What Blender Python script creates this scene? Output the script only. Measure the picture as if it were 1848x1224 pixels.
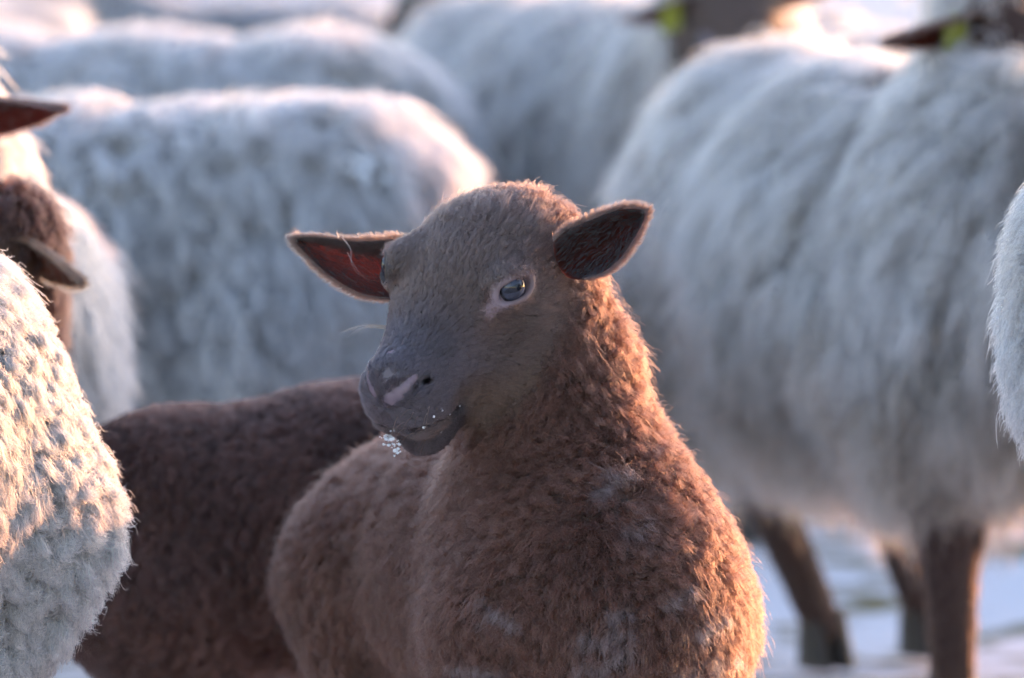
import bpy, math
import numpy as np

# ------------------------------------------------------------------ camera, sky, sun, exposure
for o in list(bpy.data.objects):
    bpy.data.objects.remove(o)
sc = bpy.context.scene
COL = sc.collection
R = math.radians
CAM = np.array([0.0, -5.0, 0.95])
PITCH = math.atan(743 / 10267.0)
FPX = 10267.0                       # focal length in photograph pixels (1848 wide)
cam_d = bpy.data.cameras.new('camera')
cam = bpy.data.objects.new('camera', cam_d)
COL.objects.link(cam)
cam.location = CAM
cam.rotation_euler = (math.pi / 2 - PITCH, 0, 0)
cam_d.lens = 200.0
cam_d.sensor_width = 36.0
cam_d.clip_start = 0.1
cam_d.clip_end = 5000
cam_d.dof.use_dof = True
cam_d.dof.focus_distance = 4.93
cam_d.dof.aperture_fstop = 4.7
sc.camera = cam

SUN_AZ, SUN_EL = 40.0, 8.5         # degrees right of straight away from the camera, above the horizon
sd = np.array([math.sin(R(SUN_AZ)) * math.cos(R(SUN_EL)), math.cos(R(SUN_AZ)) * math.cos(R(SUN_EL)), math.sin(R(SUN_EL))])
world = bpy.data.worlds.new('World')
sc.world = world
world.use_nodes = True
wn = world.node_tree
wn.nodes.clear()
sky = wn.nodes.new('ShaderNodeTexSky')
sky.sky_type = 'NISHITA'
sky.sun_disc = False
sky.sun_elevation = R(SUN_EL)
sky.sun_rotation = R(SUN_AZ)
sky.air_density = 1.0
sky.dust_density = 0.8
sky.ozone_density = 1.3
bg = wn.nodes.new('ShaderNodeBackground')
bg.inputs['Strength'].default_value = 0.15
wo = wn.nodes.new('ShaderNodeOutputWorld')
wn.links.new(sky.outputs[0], bg.inputs[0])
wn.links.new(bg.outputs[0], wo.inputs[0])
sun_d = bpy.data.lights.new('sun', 'SUN')
sun_d.energy = 0.8
sun_d.angle = R(0.5)
sun_d.color = (1.0, 0.41, 0.13)
sun = bpy.data.objects.new('sun', sun_d)
COL.objects.link(sun)
sun.rotation_euler = (math.pi / 2 - R(SUN_EL), 0, math.pi - R(SUN_AZ))
sun.location = (6, 6, 4)
sc.view_settings.view_transform = 'Standard'
sc.view_settings.look = 'None'
sc.view_settings.exposure = 2.02
sc.view_settings.gamma = 1.0
sc.view_settings.use_curve_mapping = False
sc.view_settings.use_white_balance = True      # as the camera was set
sc.view_settings.white_balance_temperature = 6600
sc.view_settings.white_balance_tint = 27
sc.render.engine = 'CYCLES'
sc.cycles.use_denoising = True
sc.cycles.use_adaptive_sampling = True
sc.cycles.adaptive_threshold = 0.03
sc.cycles.max_bounces = 6
sc.cycles.diffuse_bounces = 3
sc.cycles.transmission_bounces = 5
sc.cycles.transparent_max_bounces = 8
sc.cycles_curves.shape = 'RIBBONS'
sc.cycles_curves.subdivisions = 1

rng = np.random.default_rng(7)

# ------------------------------------------------------------------ small maths
F_ = np.array([0, math.cos(PITCH), -math.sin(PITCH)])
U_ = np.array([0, math.sin(PITCH), math.cos(PITCH)])
def project(P):
    d = np.asarray(P, float) - CAM
    z = d @ F_
    return 924 + FPX * d[..., 0] / z, 612 - FPX * (d @ U_) / z, z
def at(px, py, d):
    """point at forward distance d (metres) seen through photograph pixel px, py"""
    v = F_ + np.array([1.0, 0, 0]) * (px - 924) / FPX - U_ * (py - 612) / FPX
    return CAM + v * (d / v[1])
def unit(v):
    return v / np.maximum(np.linalg.norm(v, axis=-1, keepdims=True), 1e-9)
def smooth(a, b, x):
    t = np.clip((x - a) / (b - a), 0, 1)
    return t * t * (3 - 2 * t)
def hash3(i, seed=0):
    i = i.astype(np.int64)
    h = (i[..., 0] * 374761393 + i[..., 1] * 668265263 + i[..., 2] * 2147483647 + seed * 974711) & 0xffffffff
    h = ((h ^ (h >> 13)) * 1274126177) & 0xffffffff
    h = ((h ^ (h >> 16)) * 2246822519) & 0xffffffff
    return h ^ (h >> 15)
def hfloat(i, seed=0):
    return (hash3(i, seed) & 0xffffff) / float(0x1000000)
def vnoise(P, freq, seed=0):
    q = np.asarray(P) * freq
    i = np.floor(q).astype(np.int64)
    f = q - i
    f = f * f * (3 - 2 * f)
    r = 0
    for dx in (0, 1):
        for dy in (0, 1):
            for dz in (0, 1):
                w = (f[..., 0] if dx else 1 - f[..., 0]) * (f[..., 1] if dy else 1 - f[..., 1]) * (f[..., 2] if dz else 1 - f[..., 2])
                r = r + w * hfloat(i + np.array([dx, dy, dz]), seed)
    return r
def fbm(P, freq, seed=0, n=3):
    r, a, s = 0, 1, 0
    for k in range(n):
        r = r + a * vnoise(P, freq * 2 ** k, seed + k * 17)
        s += a
        a *= 0.5
    return r / s
def vnoise3(P, freq, seed=0):
    return np.stack([vnoise(P, freq, seed + k * 31) for k in range(3)], -1) * 2 - 1
def worley(P, freq, seed=0):
    """nearest jittered lattice point: its position and a random number of its own"""
    q = np.asarray(P) * freq
    c = np.floor(q).astype(np.int64)
    best = np.full(q.shape[:-1], 1e9)
    pos = np.zeros_like(q)
    rnd = np.zeros(q.shape[:-1])
    for dx in (-1, 0, 1):
        for dy in (-1, 0, 1):
            for dz in (-1, 0, 1):
                n = c + np.array([dx, dy, dz])
                p = n + np.stack([hfloat(n, seed + 1), hfloat(n, seed + 2), hfloat(n, seed + 3)], -1)
                d = ((p - q) ** 2).sum(-1)
                m = d < best
                best = np.where(m, d, best)
                pos[m] = p[m]
                rnd[m] = hfloat(n, seed + 4)[m]
    return pos / freq, rnd

# ------------------------------------------------------------------ implicit shapes -> mesh
def cone(p, a, b, ra, rb, sq=None):
    """tapered round limb; sq = (axis, factor) squashes the cross-section along an axis"""
    a = np.asarray(a, np.float32); b = np.asarray(b, np.float32)
    ab = b - a
    t = np.clip(((p - a) @ ab) / (ab @ ab), 0, 1)
    d = p - a - t[:, None] * ab
    if sq is not None:
        ax = np.asarray(sq[0], np.float32); ax = ax / np.linalg.norm(ax)
        c = d @ ax
        d = d + (c * (1 / sq[1] - 1))[:, None] * ax
        return (np.sqrt((d * d).sum(1)) - (ra + (rb - ra) * t)) * min(1, sq[1])
    return np.sqrt((d * d).sum(1)) - (ra + (rb - ra) * t)
def ell(p, c, r, B=None):
    d = p - np.asarray(c, np.float32)
    if B is not None:
        d = d @ np.asarray(B, np.float32)
    r = np.asarray(r, np.float32)
    k0 = np.sqrt(((d / r) ** 2).sum(1))
    k1 = np.sqrt(((d / (r * r)) ** 2).sum(1))
    return k0 * (k0 - 1) / np.maximum(k1, 1e-6)
def smin(a, b, k):
    h = np.maximum(k - np.abs(a - b), 0) / k
    return np.minimum(a, b) - h * h * k * 0.25
def smax(a, b, k):
    return -smin(-a, -b, k)
def surface(fn, lo, hi, h):
    """naive surface nets over an implicit function, evaluated only near the surface"""
    lo = np.asarray(lo, float); hi = np.asarray(hi, float)
    B = 4
    nb = np.ceil((hi - lo) / (h * B)).astype(int)
    ce = [lo[k] + (np.arange(nb[k]) + 0.5) * h * B - h * 0.5 for k in range(3)]
    G = np.stack(np.meshgrid(*ce, indexing='ij'), -1).reshape(-1, 3).astype(np.float32)
    cv = fn(G).reshape(nb)
    near = np.abs(cv) < h * B * 2.0
    V = np.repeat(np.repeat(np.repeat(np.where(cv < 0, -1, 1).astype(np.float32), B, 0), B, 1), B, 2)
    bi = np.argwhere(near)
    off = np.stack(np.meshgrid(*[np.arange(B)] * 3, indexing='ij'), -1).reshape(-1, 3)
    for s in range(0, len(bi), 20000):
        ii = (bi[s:s + 20000, None, :] * B + off[None]).reshape(-1, 3)
        V[ii[:, 0], ii[:, 1], ii[:, 2]] = fn((lo + ii * h).astype(np.float32))
    S = V < 0
    nx, ny, nz = V.shape
    c = np.zeros((nx - 1, ny - 1, nz - 1), np.int8)
    for dx in (0, 1):
        for dy in (0, 1):
            for dz in (0, 1):
                c += S[dx:nx - 1 + dx, dy:ny - 1 + dy, dz:nz - 1 + dz]
    act = np.argwhere((c > 0) & (c < 8))
    idx = np.full(c.shape, -1, np.int32)
    idx[act[:, 0], act[:, 1], act[:, 2]] = np.arange(len(act))
    acc = np.zeros((len(act), 3)); n = np.zeros(len(act))
    cor = [(x, y, z) for x in (0, 1) for y in (0, 1) for z in (0, 1)]
    val = {q: V[act[:, 0] + q[0], act[:, 1] + q[1], act[:, 2] + q[2]] for q in cor}
    for a in cor:
        for k in range(3):
            if a[k] == 0:
                b = list(a); b[k] = 1; b = tuple(b)
                va, vb = val[a], val[b]
                m = (va < 0) != (vb < 0)
                t = np.where(m, va / np.where(m, va - vb, 1), 0)
                e = np.array(a, float)[None].repeat(len(act), 0)
                e[:, k] = t
                acc[m] += e[m]
                n += m
    P = lo + (act + acc / n[:, None]) * h
    quads = []
    for k in range(3):
        o1, o2 = (k + 1) % 3, (k + 2) % 3
        sl = [slice(1, -1)] * 3
        a = [slice(None)] * 3; b = [slice(None)] * 3
        a[k] = slice(0, -1); b[k] = slice(1, None)
        a[o1] = b[o1] = slice(1, -1); a[o2] = b[o2] = slice(1, -1)
        Sa, Sb = S[tuple(a)], S[tuple(b)]
        for flip, m in ((False, Sa & ~Sb), (True, ~Sa & Sb)):
            e = np.argwhere(m)
            e[:, o1] += 1; e[:, o2] += 1
            def cell(d1, d2):
                q = e.copy(); q[:, o1] += d1; q[:, o2] += d2
                return idx[q[:, 0], q[:, 1], q[:, 2]]
            qd = np.stack([cell(-1, -1), cell(0, -1), cell(0, 0), cell(-1, 0)], 1)
            quads.append(qd[:, ::-1] if flip else qd)
    Q = np.concatenate(quads)
    Q = Q[(Q >= 0).all(1)]
    for _ in range(2):                                   # pull the vertices onto the surface
        f0 = fn(P.astype(np.float32))
        g = np.stack([fn((P + np.eye(3)[k] * h * 0.3).astype(np.float32)) - f0 for k in range(3)], 1) / (h * 0.3)
        gl = np.maximum((g * g).sum(1), 0.2)
        step = np.clip(f0 / gl, -h, h)
        P = P - g * step[:, None] * 0.8
    return P, Q
def normals(P, T):
    n = np.cross(P[T[:, 1]] - P[T[:, 0]], P[T[:, 2]] - P[T[:, 0]])
    N = np.zeros_like(P)
    for k in range(3):
        np.add.at(N, T[:, k], n)
    return unit(N)
def tris(Q):
    return np.concatenate([Q[:, [0, 1, 2]], Q[:, [0, 2, 3]]])

# ------------------------------------------------------------------ objects
def link(name, data, parent=None, **props):
    o = bpy.data.objects.new(name, data)
    COL.objects.link(o)
    if parent is not None:
        o.parent = parent
    for k, v in props.items():
        o[k] = v
    return o
def thing(name, label, cat, loc, group=None):
    o = link(name, None, label=label, category=cat)
    o.empty_display_size = 0.1
    o.location = loc
    if group:
        o['group'] = group
    bpy.context.view_layer.update()
    return o
def mesh(name, P, Q, mat, parent=None, col=None, rough=None, origin=None):
    me = bpy.data.meshes.new(name)
    org = np.zeros(3)
    if parent is not None:
        org = np.array(parent.matrix_world.translation)
        # children of parts: parent's own offset already holds
    if origin is not None and parent is None:
        org = np.asarray(origin, float)
    P = np.asarray(P, float) - org
    Q = np.asarray(Q, np.int32)
    me.vertices.add(len(P)); me.vertices.foreach_set('co', P.astype(np.float32).ravel())
    k = Q.shape[1]
    me.loops.add(Q.size); me.loops.foreach_set('vertex_index', Q.ravel())
    me.polygons.add(len(Q))
    me.polygons.foreach_set('loop_start', np.arange(0, Q.size, k, dtype=np.int32))
    me.update(calc_edges=True)
    me.validate()
    me.polygons.foreach_set('use_smooth', np.ones(len(me.polygons), bool))
    if col is not None:
        a = me.attributes.new('col', 'FLOAT_COLOR', 'POINT')
        c = np.ones((len(P), 4), np.float32); c[:, :3] = col
        a.data.foreach_set('color', c.ravel())
    if rough is not None:
        a = me.attributes.new('gloss', 'FLOAT', 'POINT')
        a.data.foreach_set('value', np.asarray(rough, np.float32))
    me.materials.append(mat)
    o = link(name, me, parent)
    if origin is not None and parent is None:
        o.location = org
    bpy.context.view_layer.update()
    return o

# ------------------------------------------------------------------ materials
def new_mat(name):
    m = bpy.data.materials.new(name)
    m.use_nodes = True
    m.node_tree.nodes.clear()
    return m, m.node_tree.nodes, m.node_tree.links
def hair_mat(name, rough=0.35, radial=0.45, coat=0.0, gain=1.0):
    m, N, L = new_mat(name)
    at_ = N.new('ShaderNodeAttribute'); at_.attribute_name = 'col'
    h = N.new('ShaderNodeBsdfHairPrincipled')
    h.model = 'CHIANG'
    h.parametrization = 'COLOR'
    L.new(at_.outputs['Color'], h.inputs['Color'])
    h.inputs['Roughness'].default_value = rough
    h.inputs['Radial Roughness'].default_value = radial
    h.inputs['Coat'].default_value = coat
    h.inputs['Random Roughness'].default_value = 0.2
    o = N.new('ShaderNodeOutputMaterial'); L.new(h.outputs[0], o.inputs[0])
    return m
def skin_mat(name, rough=0.7):
    m, N, L = new_mat(name)
    a = N.new('ShaderNodeAttribute'); a.attribute_name = 'col'
    gl = N.new('ShaderNodeAttribute'); gl.attribute_name = 'gloss'
    mr = N.new('ShaderNodeMapRange'); mr.inputs[3].default_value = rough; mr.inputs[4].default_value = 0.3
    L.new(gl.outputs['Fac'], mr.inputs[0])
    b = N.new('ShaderNodeBsdfPrincipled')
    b.inputs['Specular IOR Level'].default_value = 0.35
    nz = N.new('ShaderNodeTexNoise'); nz.inputs['Scale'].default_value = 900; nz.inputs['Detail'].default_value = 3
    bp = N.new('ShaderNodeBump'); bp.inputs['Strength'].default_value = 0.25; bp.inputs['Distance'].default_value = 0.001
    L.new(nz.outputs[0], bp.inputs['Height']); L.new(bp.outputs[0], b.inputs['Normal'])
    L.new(a.outputs['Color'], b.inputs['Base Color']); L.new(mr.outputs[0], b.inputs['Roughness'])
    o = N.new('ShaderNodeOutputMaterial'); L.new(b.outputs[0], o.inputs[0])
    return m
def plain_mat(name, colr, rough=0.6, spec=0.4):
    m, N, L = new_mat(name)
    b = N.new('ShaderNodeBsdfPrincipled')
    nz = N.new('ShaderNodeTexNoise'); nz.inputs['Scale'].default_value = 60
    rp = N.new('ShaderNodeMix'); rp.data_type = 'RGBA'
    rp.inputs[6].default_value = (*[c * 0.85 for c in colr], 1); rp.inputs[7].default_value = (*[min(1, c * 1.15) for c in colr], 1)
    L.new(nz.outputs[0], rp.inputs[0]); L.new(rp.outputs[2], b.inputs['Base Color'])
    b.inputs['Roughness'].default_value = rough
    b.inputs['Specular IOR Level'].default_value = spec
    o = N.new('ShaderNodeOutputMaterial'); L.new(b.outputs[0], o.inputs[0])
    return m
M_SKIN = skin_mat('skin')
M_FUR = hair_mat('brown_fur', 0.4, 0.5)
M_WOOL = hair_mat('pale_wool', 0.5, 0.6)
M_TAG = plain_mat('lime_plastic', (0.22, 0.24, 0.012), 0.4)
M_HOOF = plain_mat('hoof_horn', (0.05, 0.045, 0.04), 0.5)

# ------------------------------------------------------------------ hair
def in_view(P, margin=60):
    px, py, z = project(P)
    return (px > -margin) & (px < 1848 + margin) & (py > -margin) & (py < 1224 + margin)
def grow(name, parent, P, T, count, mat, *, weight, length, comb, lift=0.5, K=6, radius=0.0003, tip=0.3, clump=None,
         curl=None, jit=0.15, droop=0.0, color=None, seed=1, hidden=0.25, outside=0.15, vary=0.2, lvary=0.15, lockjit=0.45, stray=1.5):
    """strands over a triangle mesh. weight/length/color: functions of (P, N); comb: tangent direction;
    clump = (size, strength); curl = (amplitude, turns)"""
    r = np.random.default_rng(seed)
    N = normals(P, T)
    cen = P[T].mean(1)
    nrm = unit(np.cross(P[T[:, 1]] - P[T[:, 0]], P[T[:, 2]] - P[T[:, 0]]))
    area = 0.5 * np.linalg.norm(np.cross(P[T[:, 1]] - P[T[:, 0]], P[T[:, 2]] - P[T[:, 0]]), axis=1)
    w = area * weight(cen, nrm)
    toc = unit(CAM - cen)
    w = w * np.where((nrm * toc).sum(1) > -0.45, 1.0, hidden) * np.where(in_view(cen), 1.0, outside)
    c = np.cumsum(w)
    ti = np.searchsorted(c, r.random(count) * c[-1])
    ti = np.minimum(ti, len(T) - 1)
    u, v = r.random(count), r.random(count)
    m = u + v > 1
    u[m], v[m] = 1 - u[m], 1 - v[m]
    a, b, d = T[ti, 0], T[ti, 1], T[ti, 2]
    p0 = P[a] * (1 - u - v)[:, None] + P[b] * u[:, None] + P[d] * v[:, None]
    n = unit(N[a] * (1 - u - v)[:, None] + N[b] * u[:, None] + N[d] * v[:, None])
    ln = length(p0, n) * (0.75 + 0.5 * r.random(count)) * np.where(r.random(count) < 0.03, stray, 1.0)
    keep = ln > 1e-4
    p0, n, ln = p0[keep], n[keep], ln[keep]
    count = len(p0)
    t = comb(p0, n)
    t = unit(t - n * (t * n).sum(1, keepdims=True))
    lf = lift(p0, n) if callable(lift) else lift
    lf = np.broadcast_to(lf, (count,))[:, None]
    jv = r.normal(size=(count, 3)) * jit
    if clump:
        C, crnd = worley(p0, 1 / clump[0], seed)
        o = p0 - C
        o = o - n * (o * n).sum(1, keepdims=True)
        lk = np.stack([crnd, (crnd * 7.13) % 1, (crnd * 13.7) % 1], 1) * 2 - 1
        jv = jv * 0.6 + lk * lockjit
        ln = ln * (0.75 + 0.5 * crnd)
    D = unit(n * lf + t * (1 - lf) + jv)
    e1 = unit(np.cross(D, n + 0.01))
    e2 = np.cross(D, e1)
    s = np.linspace(0, 1, K)
    pts = np.empty((count, K, 3), np.float32)
    ph = r.random(count) * 6.283 if not clump else crnd * 40 + r.normal(size=count) * 0.5
    for k in range(K):
        q = p0 + D * (ln * s[k])[:, None] + (t - D) * (ln * s[k] ** 2 * 0.35)[:, None]
        q[:, 2] -= droop * ln * s[k] ** 2
        if clump:
            q = q - o * (clump[1] * s[k] ** 0.7)
        if curl:
            ca = curl[0] * min(1.0, s[k] * 1.8)
            an = ph + s[k] * curl[1] * 6.283
            q = q + e1 * (ca * np.cos(an))[:, None] + e2 * (ca * np.sin(an))[:, None]
        pts[:, k] = q
    cu = bpy.data.hair_curves.new(name)
    cu.add_curves([K] * count)
    org = np.array(parent.matrix_world.translation, np.float32)
    cu.points.foreach_set('position', (pts - org).ravel())
    rad = (radius * (1 - (1 - tip) * s ** 1.5))[None, :].repeat(count, 0) * (0.7 + 0.6 * r.random((count, 1)))
    cu.points.foreach_set('radius', rad.astype(np.float32).ravel())
    ca = cu.attributes.new('col', 'FLOAT_COLOR', 'CURVE')
    cc = np.ones((count, 4), np.float32)
    cc[:, :3] = np.clip(color(p0, n) * (1 - vary + 2 * vary * r.random((count, 1))) * ((1 - lvary + 2 * lvary * crnd[:, None]) if clump else 1), 0, 0.95)
    ca.data.foreach_set('color', cc.ravel())
    cu.materials.append(mat)
    ob = link(name, cu, parent)
    ob['kind'] = 'stuff'
    return ob
# ------------------------------------------------------------------ snowy ground
def ground():
    m, N, L = new_mat('snow_with_grass')
    tc = N.new('ShaderNodeTexCoord')
    n1 = N.new('ShaderNodeTexNoise'); n1.inputs['Scale'].default_value = 4.5; n1.inputs['Detail'].default_value = 6; n1.inputs['Roughness'].default_value = 0.65
    n2 = N.new('ShaderNodeTexNoise'); n2.inputs['Scale'].default_value = 40; n2.inputs['Detail'].default_value = 4
    L.new(tc.outputs['Object'], n1.inputs[0]); L.new(tc.outputs['Object'], n2.inputs[0])
    r = N.new('ShaderNodeMapRange'); r.interpolation_type = 'SMOOTHSTEP'; r.inputs[1].default_value = 0.50; r.inputs[2].default_value = 0.60
    L.new(n1.outputs[0], r.inputs[0])
    g = N.new('ShaderNodeMix'); g.data_type = 'RGBA'; g.inputs[6].default_value = (0.10, 0.09, 0.03, 1); g.inputs[7].default_value = (0.22, 0.19, 0.06, 1)
    L.new(n2.outputs[0], g.inputs[0])
    c = N.new('ShaderNodeMix'); c.data_type = 'RGBA'; c.inputs[6].default_value = (0.82, 0.84, 0.88, 1)
    L.new(r.outputs[0], c.inputs[0]); L.new(g.outputs[2], c.inputs[7])
    b = N.new('ShaderNodeBsdfPrincipled'); b.inputs['Roughness'].default_value = 0.7
    L.new(c.outputs[2], b.inputs['Base Color'])
    bp = N.new('ShaderNodeBump'); bp.inputs['Strength'].default_value = 0.5; bp.inputs['Distance'].default_value = 0.03
    L.new(n1.outputs[0], bp.inputs['Height']); L.new(bp.outputs[0], b.inputs['Normal'])
    o = N.new('ShaderNodeOutputMaterial'); L.new(b.outputs[0], o.inputs[0])
    xs = np.concatenate([-np.geomspace(1500, 12, 14), np.linspace(-11, 11, 90), np.geomspace(12, 1500, 14)])
    ys = np.concatenate([np.linspace(-40, -9, 10), np.linspace(-8, 30, 150), np.geomspace(31, 2500, 30)])
    X, Y = np.meshgrid(xs, ys, indexing='ij')
    G = np.stack([X, Y, 0 * X], -1).reshape(-1, 3)
    h = (fbm(G, 1.1, 5) - 0.5) * 0.05
    fade = np.exp(-(G[:, 0] ** 2 + (G[:, 1] - 5) ** 2) / 800)
    G[:, 2] = h * fade - 0.012
    i = np.arange(len(xs) - 1)[:, None] * len(ys) + np.arange(len(ys) - 1)[None]
    i = i.ravel()
    Q = np.stack([i, i + len(ys), i + len(ys) + 1, i + 1], 1)
    o = mesh('ground', G, Q, m)
    o['kind'] = 'structure'
    o['label'] = 'trampled snow over dead grass under the flock'
ground()

# ------------------------------------------------------------------ the brown lamb in the middle
HB = np.array([[-0.4505, 0.8644, -0.2231], [-0.6273, -0.4843, -0.6099], [-0.6353, -0.1348, 0.7604]])
HB = np.linalg.qr(HB)[0] * np.sign(np.diag(np.linalg.qr(HB)[1]))
HO = np.array([-0.053, 0.0, 0.656])
HS = 1.229
HBf = HB.astype(np.float32)
def to_head(p):
    return (p - HO.astype(np.float32)) @ HBf / np.float32(HS)
def from_head(q):
    return HO + (np.asarray(q, float) * HS) @ HB.T
fw = unit(np.array([0.44, -0.90, 0.0])); lt = np.array([-fw[1], fw[0], 0.0])
lt = np.array([0.90, 0.44, 0]); lt = unit(lt)
BT = np.stack([fw, lt, np.array([0, 0, 1.0])], 1)
def head_sdf(q, mirror_detail=True):
    m = q.copy(); m[:, 1] = np.abs(m[:, 1])
    d = ell(m, (-0.044, 0, -0.043), (0.056, 0.054, 0.041))
    d = smin(d, ell(m, (-0.004, 0, -0.034), (0.050, 0.047, 0.034)), 0.03)
    d = smin(d, cone(m, (0.0, 0, -0.040), (0.094, 0, -0.036), 0.041, 0.0275, ((0, 0, 1), 0.90)), 0.03)
    d = smin(d, ell(m, (0.098, 0, -0.032), (0.017, 0.0235, 0.023)), 0.014)
    d = smin(d, ell(m, (0.093, 0.0105, -0.055), (0.023, 0.0175, 0.020)), 0.012)      # upper lip
    d = smin(d, ell(m, (-0.012, 0.030, -0.064), (0.046, 0.020, 0.036)), 0.035)       # cheek
    d = smin(d, ell(m, (-0.002, 0.044, -0.011), (0.021, 0.013, 0.010)), 0.014)        # brow
    d = smax(d, -ell(m, (0.036, 0.0545, -0.036), (0.026, 0.014, 0.014)), 0.018)         # hollow before the eye
    d = smin(d, cone(m, (-0.015, 0, -0.086), (0.076, 0, -0.083), 0.030, 0.0195), 0.022)
    d = smin(d, ell(m, (0.088, 0, -0.085), (0.0175, 0.0170, 0.016)), 0.010)          # chin
    return d
def hero_base(p):
    d = head_sdf(to_head(p)) * np.float32(HS)
    b = ell(p, (0.068, 0.06, 0.335), (0.150, 0.128, 0.158), BT)
    b = smin(b, ell(p, (-0.005, 0.22, 0.355), (0.22, 0.116, 0.130), BT), 0.06)
    b = smin(b, ell(p, (-0.066, 0.385, 0.345), (0.125, 0.108, 0.120), BT), 0.06)
    b = smin(b, cone(p, (0.050, 0.09, 0.42), (0.030, 0.085, 0.545), 0.100, 0.070), 0.05)
    b = smin(b, cone(p, (0.030, 0.085, 0.545), (0.004, 0.070, 0.640), 0.070, 0.060), 0.03)
    for s in (-1, 1):
        sh = np.array([0.07, 0.05, 0]) + lt * 0.075 * s
        b = smin(b, cone(p, sh + (0, 0, 0.33), sh + (0, 0, 0.21), 0.062, 0.036), 0.05)
        b = smin(b, cone(p, sh + (0, 0, 0.21), sh + fw * 0.01 + (0, 0, 0.13), 0.034, 0.026), 0.02)
        b = smin(b, cone(p, sh + fw * 0.01 + (0, 0, 0.13), sh + (0, 0, 0.035), 0.025, 0.018), 0.015)
        hp = np.array([-0.068, 0.385, 0]) + lt * 0.07 * s
        b = smin(b, cone(p, hp + (0, 0, 0.33), hp + fw * 0.03 + (0, 0, 0.22), 0.085, 0.05), 0.05)
        b = smin(b, cone(p, hp + fw * 0.03 + (0, 0, 0.22), hp - fw * 0.04 + (0, 0, 0.165), 0.042, 0.027), 0.02)
        b = smin(b, cone(p, hp - fw * 0.04 + (0, 0, 0.165), hp - fw * 0.03 + (0, 0, 0.035), 0.024, 0.018), 0.015)
    return smin(d, b, 0.035)
def trace(fn, px, py, d0=4.2):
    """where the line of sight through a pixel meets a shape"""
    v = at(px, py, 5.0) - CAM
    v = v / np.linalg.norm(v)
    t = d0
    for _ in range(80):
        t += 0.8 * float(fn((CAM + v * t)[None].astype(np.float32))[0])
    return CAM + v * t
hit = lambda px, py: trace(hero_base, px, py)

EYE_R = 0.0170
eye_s = hit(936, 521)                                  # left eye, where the lid opening sits
eq = to_head(eye_s[None].astype(np.float32))[0]
eye_out = unit(HB @ np.array([0.22, 0.93, 0.30]))
eye_c = eye_s - eye_out * (EYE_R * 0.92)
eqc = (eye_c - HO) @ HB / HS
def mirror(P):
    q = (np.asarray(P) - HO) @ HB / HS
    q = q * np.array([1, -1, 1])
    return from_head(q)
def mirror_v(v):
    return HB @ ((v @ HB) * np.array([1, -1, 1]))
inner = hit(899, 544); outer = hit(972, 507)
ax = unit(outer - inner); ax = unit(ax - eye_out * (ax @ eye_out))
vt = np.cross(eye_out, ax)
if vt[2] < 0: vt = -vt
EB = np.stack([ax, vt, eye_out], 1)
mouth = [hit(*q) for q in ((696, 771), (722, 776), (755, 774), (788, 764), (812, 750), (826, 738))]
arm = [hit(*q) for q in ((702, 722), (716, 711), (730, 699), (742, 688), (750, 682))]
hole = hit(760, 693)
duct = hit(903, 547)
armq = [((a - HO) @ HB / HS) for a in arm]
def feature(p):
    """eyelids, nostrils and mouth worked into the head, alike on both sides"""
    d = hero_base(p)
    q = (p - HO.astype(np.float32)) @ HBf
    ms = q * np.array([1, -1, 1], np.float32)
    pm = (ms @ HBf.T + HO.astype(np.float32)).astype(np.float32)
    for pp in (p, pm):
        near = np.linalg.norm(pp - eye_c.astype(np.float32), axis=1) < 0.06
        if near.any():
            z = pp[near]; dd = d[near]
            dd = smin(dd, ell(z, eye_c + eye_out * 0.001, (EYE_R * 1.22, EYE_R * 1.06, EYE_R * 1.08), EB), 0.010)
            op = ell(z, eye_c + eye_out * EYE_R * 0.8 + vt * 0.0002, (0.0182, 0.0086, 0.018), EB)
            op = smin(op, cone(z, eye_c + eye_out * EYE_R * 0.75 - ax * 0.008 - vt * 0.002, eye_c + eye_out * EYE_R * 0.7 - ax * 0.019 - vt * 0.006, 0.006, 0.003), 0.004)
            dd = smax(dd, -op, 0.0035)
            d[near] = dd
        near = np.linalg.norm(pp - arm[0].astype(np.float32), axis=1) < 0.09
        if near.any():
            z = pp[near]; dd = d[near]
            for a, b in zip(mouth[:-1], mouth[1:]):
                dd = smax(dd, -cone(z, a, b, 0.0021, 0.0019), 0.005)
            up_ = unit(np.array([0.0, -0.2, 1.0]))
            for k, (a, b) in enumerate(zip(arm[:-1], arm[1:])):
                dd = smax(dd, -cone(z, a + up_ * 0.0062, b + up_ * 0.0062, 0.0016 + 0.0003 * k, 0.0019 + 0.0003 * k), 0.003)
            dd = smax(dd, -cone(z, hole + np.array([0.001, -0.001, 0.001]), hole + np.array([0.006, 0.020, 0.002]), 0.0046, 0.004), 0.004)
            dd = smax(dd, -cone(z, hole, arm[3] - up_ * 0.0075 + np.array([0.002, 0.002, 0]), 0.0042, 0.0026), 0.003)
            dd = smax(dd, -cone(z, arm[3] - up_ * 0.0075 + np.array([0.002, 0.002, 0]), arm[2] - up_ * 0.0085 + np.array([0.002, 0.001, 0]), 0.0026, 0.0010), 0.003)
            d[near] = dd
    return d
hp, hq = surface(feature, (-0.32, -0.20, -0.01), (0.28, 0.56, 0.77), 0.0029)
ht = tris(hq)
hn = normals(hp, ht)

lamb = thing('lamb', 'brown lamb with snow on its lips and pink skin round its eye', 'lamb', (0.0, 0.2, 0.0), 'brown lambs')

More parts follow.
